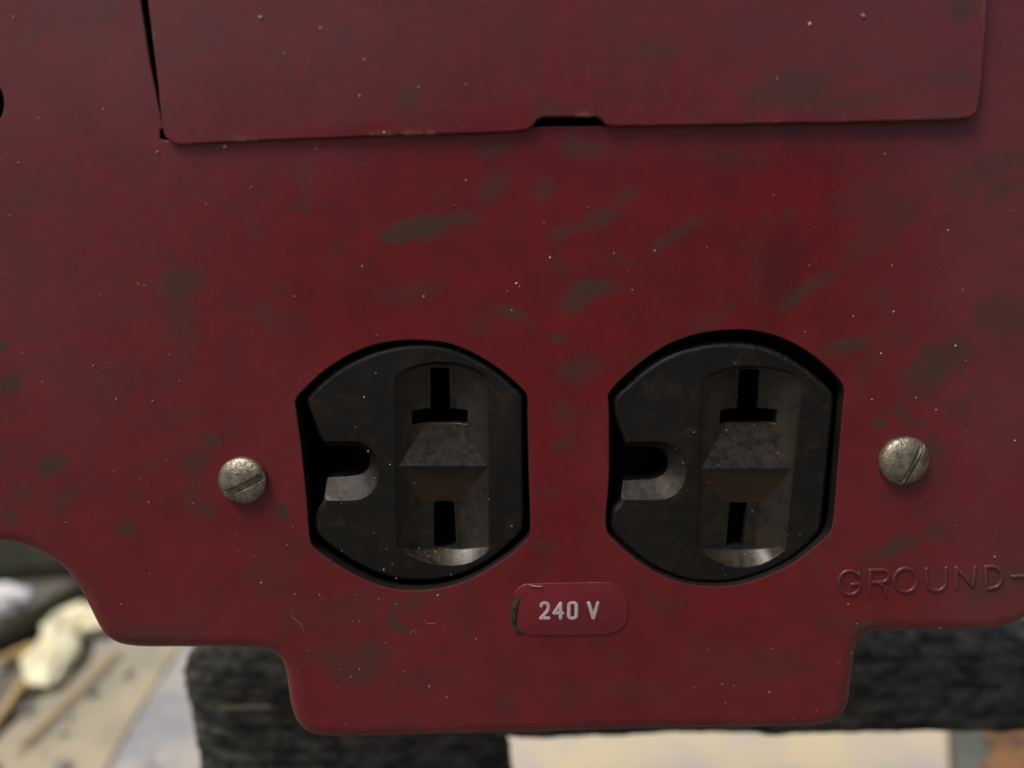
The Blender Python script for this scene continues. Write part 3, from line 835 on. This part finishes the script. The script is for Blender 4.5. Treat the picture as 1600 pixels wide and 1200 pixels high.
# things lying on the ground behind, placed where the view meets the ground
def slab(name, pxs, thick, mat, lab, cat, Z=GZ):
    P = [on_ground(px, py, Z) for px, py in pxs]; n = len(P)
    c = sum(P, Vector()) / n
    bm = bmesh.new()
    lo = [bm.verts.new((p.x, p.y, Z)) for p in P]; hi = [bm.verts.new((p.x, p.y, Z + thick)) for p in P]
    bm.faces.new(lo[::-1]); bm.faces.new(hi)
    for i in range(n): bm.faces.new((lo[i], lo[(i+1) % n], hi[(i+1) % n], hi[i]))
    bmesh.ops.recalc_face_normals(bm, faces=bm.faces)
    bmesh.ops.bevel(bm, geom=list(bm.edges), offset=min(0.15, thick * .3), segments=2, affect='EDGES')
    me = bpy.data.meshes.new(name); bm.to_mesh(me); bm.free()
    o = link(name, me, mat, None, 30); tag(o, lab, cat); return o
M_CREAM = simple('cream_board', (0.62, 0.54, 0.37), 0.6, 0, (0.50, 0.46, 0.42), 0.25)
M_TAN = simple('tan_cardboard', (0.42, 0.37, 0.26), 0.8, 0, (0.28, 0.265, 0.21), 0.2)
M_WHITE = simple('yellowed_plastic', (0.85, 0.82, 0.60), 0.4, 0, (0.66, 0.63, 0.42), 0.6)
M_STRAW = simple('dry_straw', (0.50, 0.36, 0.16), 0.7, 0, (0.38, 0.27, 0.12), 0.8)
M_DARK = simple('weathered_rubber', (0.016, 0.017, 0.011), 0.9, 0, (0.035, 0.036, 0.024), 0.3, 0.1, 2, spec=0.1)
M_RUST = simple('rusty_steel', (0.30, 0.15, 0.06), 0.8, 0, (0.16, 0.09, 0.05), 0.5, 0.1, 4)
M_GREY = simple('greenish_slate', (0.14, 0.15, 0.13), 0.8, 0, (0.10, 0.11, 0.10), 0.4)
slab('added_pale_sheet', [(120, 1330), (150, 985), (330, 960), (900, 960), (900, 1330)], 0.06, simple('added_bluish_sheet', (0.27, 0.28, 0.31), 0.6, 0, (0.42, 0.40, 0.37), 0.5, 0.3, 0.6), 'pale bluish sheet added over the dark ground left of the dark cloth', 'plastic sheet')  # pale sheet added over the darkened ground
slab('board', [(770, 1290), (775, 1140), (1478, 1120), (1486, 1290)], 0.5, M_CREAM, 'cream painted board lying on the ground below the dark cloth', 'board')
slab('slate', [(1492, 1300), (1486, 1120), (1700, 1100), (1760, 1300)], 0.35, M_GREY, 'grey green slab right of the cream board on the ground', 'slab')
slab('cardboard_sheet', [(30, 1290), (-80, 1230), (135, 1030), (215, 990), (285, 1010), (215, 1120), (120, 1290)], 0.2, M_TAN, 'tan cardboard sheet lying askew on the ground at lower left', 'cardboard')
# a tube along a path on the ground
def tube3(name, pts, r, mat, lab, cat, seg=14, squash=1.0):
    V, Fc = [], []; n = len(pts)
    for i, p in enumerate(pts):
        t = (pts[min(i+1, n-1)] - pts[max(i-1, 0)]).normalized(); s = t.cross(Vector((0, 0, 1))).normalized(); u = s.cross(t)
        k = r * (0.35 if i in (0, n-1) else 1.0)
        for j in range(seg):
            a = 2 * math.pi * j / seg
            kk = 1 + 0.12 * noise.noise(p * 0.8 + Vector((math.cos(a), math.sin(a), 0)))
            V.append(tuple(p + s * math.cos(a) * k * kk + u * math.sin(a) * k * kk * squash))
    for i in range(n - 1):
        for j in range(seg): Fc.append((i*seg + j, i*seg + (j+1) % seg, (i+1)*seg + (j+1) % seg, (i+1)*seg + j))
    Fc.append(tuple(range(seg))[::-1]); Fc.append(tuple((n-1)*seg + j for j in range(seg)))
    o = pyd(name, V, Fc, mat, None, 50); tag(o, lab, cat); return o
def gpath(a, b, lift, n=14, sag=0.0):
    A = on_ground(*a, GZ + lift); B = on_ground(*b, GZ + lift)
    return [A.lerp(B, i / (n - 1)) + Vector((0, sag * math.sin(math.pi * i / (n - 1)), 0)) for i in range(n)]
tube3('rubber_bar', gpath((165, 905), (-60, 1040), 0.8, 16, 0.6), 0.8, M_DARK, 'dark rubber bar lying aslant on the ground at the left edge', 'bar')
slab('rubber_mat', [(-400, 912), (-400, 780), (300, 760), (220, 925), (100, 905), (0, 912)], 1.0, M_DARK, 'dark olive mat on the ground under the curved left edge', 'mat')
tube3('straw', gpath((-20, 1042), (62, 1006), 0.5, 8), 0.28, M_STRAW, 'upper of two golden straws at the left edge', 'straw')
tube3('straw', gpath((-30, 1165), (55, 1040), 0.5, 8), 0.26, M_STRAW, 'lower, steeper of two golden straws at the left edge', 'straw')
# crumpled pale plastic: a lumpy bent shape
def crumple(name, pxs, rad, Z, mat, lab, cat):
    pts = [on_ground(px, py, Z) for px, py in pxs]
    P = []
    for i in range(len(pts) - 1):
        for k in range(8): P.append(pts[i].lerp(pts[i+1], k / 8))
    P.append(pts[-1]); V, Fc = [], []; seg = 40; n = len(P)
    for i, p in enumerate(P):
        t = (P[min(i+1, n-1)] - P[max(i-1, 0)]).normalized(); s = t.cross(Vector((0, 0, 1))).normalized(); u = s.cross(t)
        e = math.sqrt(max(0.02, 1 - abs(2 * i / (n - 1) - 1) ** 6))
        for j in range(seg):
            a = 2 * math.pi * j / seg; d = s * math.cos(a) + u * math.sin(a) * 0.6
            k = rad * e * (1 + 0.9 * noise.noise(p * 0.45 + d * 1.6) + 0.5 * abs(noise.noise(p * 1.3 + d * 3)))
            V.append(tuple(p + d * k))
    for i in range(n - 1):
        for j in range(seg): Fc.append((i*seg + j, i*seg + (j+1) % seg, (i+1)*seg + (j+1) % seg, (i+1)*seg + j))
    Fc.append(tuple(range(seg))[::-1]); Fc.append(tuple((n-1)*seg + j for j in range(seg)))
    o = pyd(name, V, Fc, mat, None, 25); tag(o, lab, cat)
crumple('plastic_scrap', [(185, 965), (140, 972), (105, 968), (82, 1000), (76, 1070)], 1.0, GZ + 0.8, M_WHITE, 'crumpled yellowish white plastic scrap on the ground left of the panel', 'plastic scrap')
crumple('paper_scrap', [(-30, 930), (40, 938)], 0.9, GZ + 1.9, simple('white_paper', (0.80, 0.82, 0.86), 0.7), 'small bluish white paper scrap lying on the dark bar', 'paper scrap')
crumple('rusty_lump', [(1625, 1120), (1590, 1165), (1600, 1240)], 1.0, GZ + 0.9, M_RUST, 'rusty brown lump on the ground at lower right', 'rusty lump')

# loose stones and crumbs on the ground in view
V, Fc = [], []
for k in range(260):
    gx_, gy_ = rs.uniform(-150, 1750), 845 + 380 * rs.random() ** 0.7
    if gx_ > 740 or (gx_ > 60 and rs.random() < 0.5): continue
    p = on_ground(gx_, gy_, GZ)
    rr = rs.uniform(0.12, 0.42)
    pts = [Vector((rs.uniform(-1, 1), rs.uniform(-1, 1), rs.uniform(-.6, .6))).normalized() * rr for _ in range(9)]
    bm = hull_bm(pts); b0 = len(V); bm.verts.index_update()
    V += [tuple(v_.co + Vector((p.x, p.y, GZ + 0.25 + rr * .5))) for v_ in bm.verts]; Fc += [tuple(b0 + v_.index for v_ in f_.verts) for f_ in bm.faces]; bm.free()
g_ = pyd('gravel', V, Fc, simple('mixed_gravel', (0.45, 0.42, 0.36), 0.85, 0, (0.14, 0.13, 0.12), 0.4), None, None)
tag(g_, 'small loose stones scattered over the ground behind the red panel', 'gravel', kind='stuff')
tube3('twig', gpath((20, 1180), (190, 1015), 0.5, 10), 0.12, M_STRAW, 'thin straw lying across the tan cardboard at lower left', 'twig')
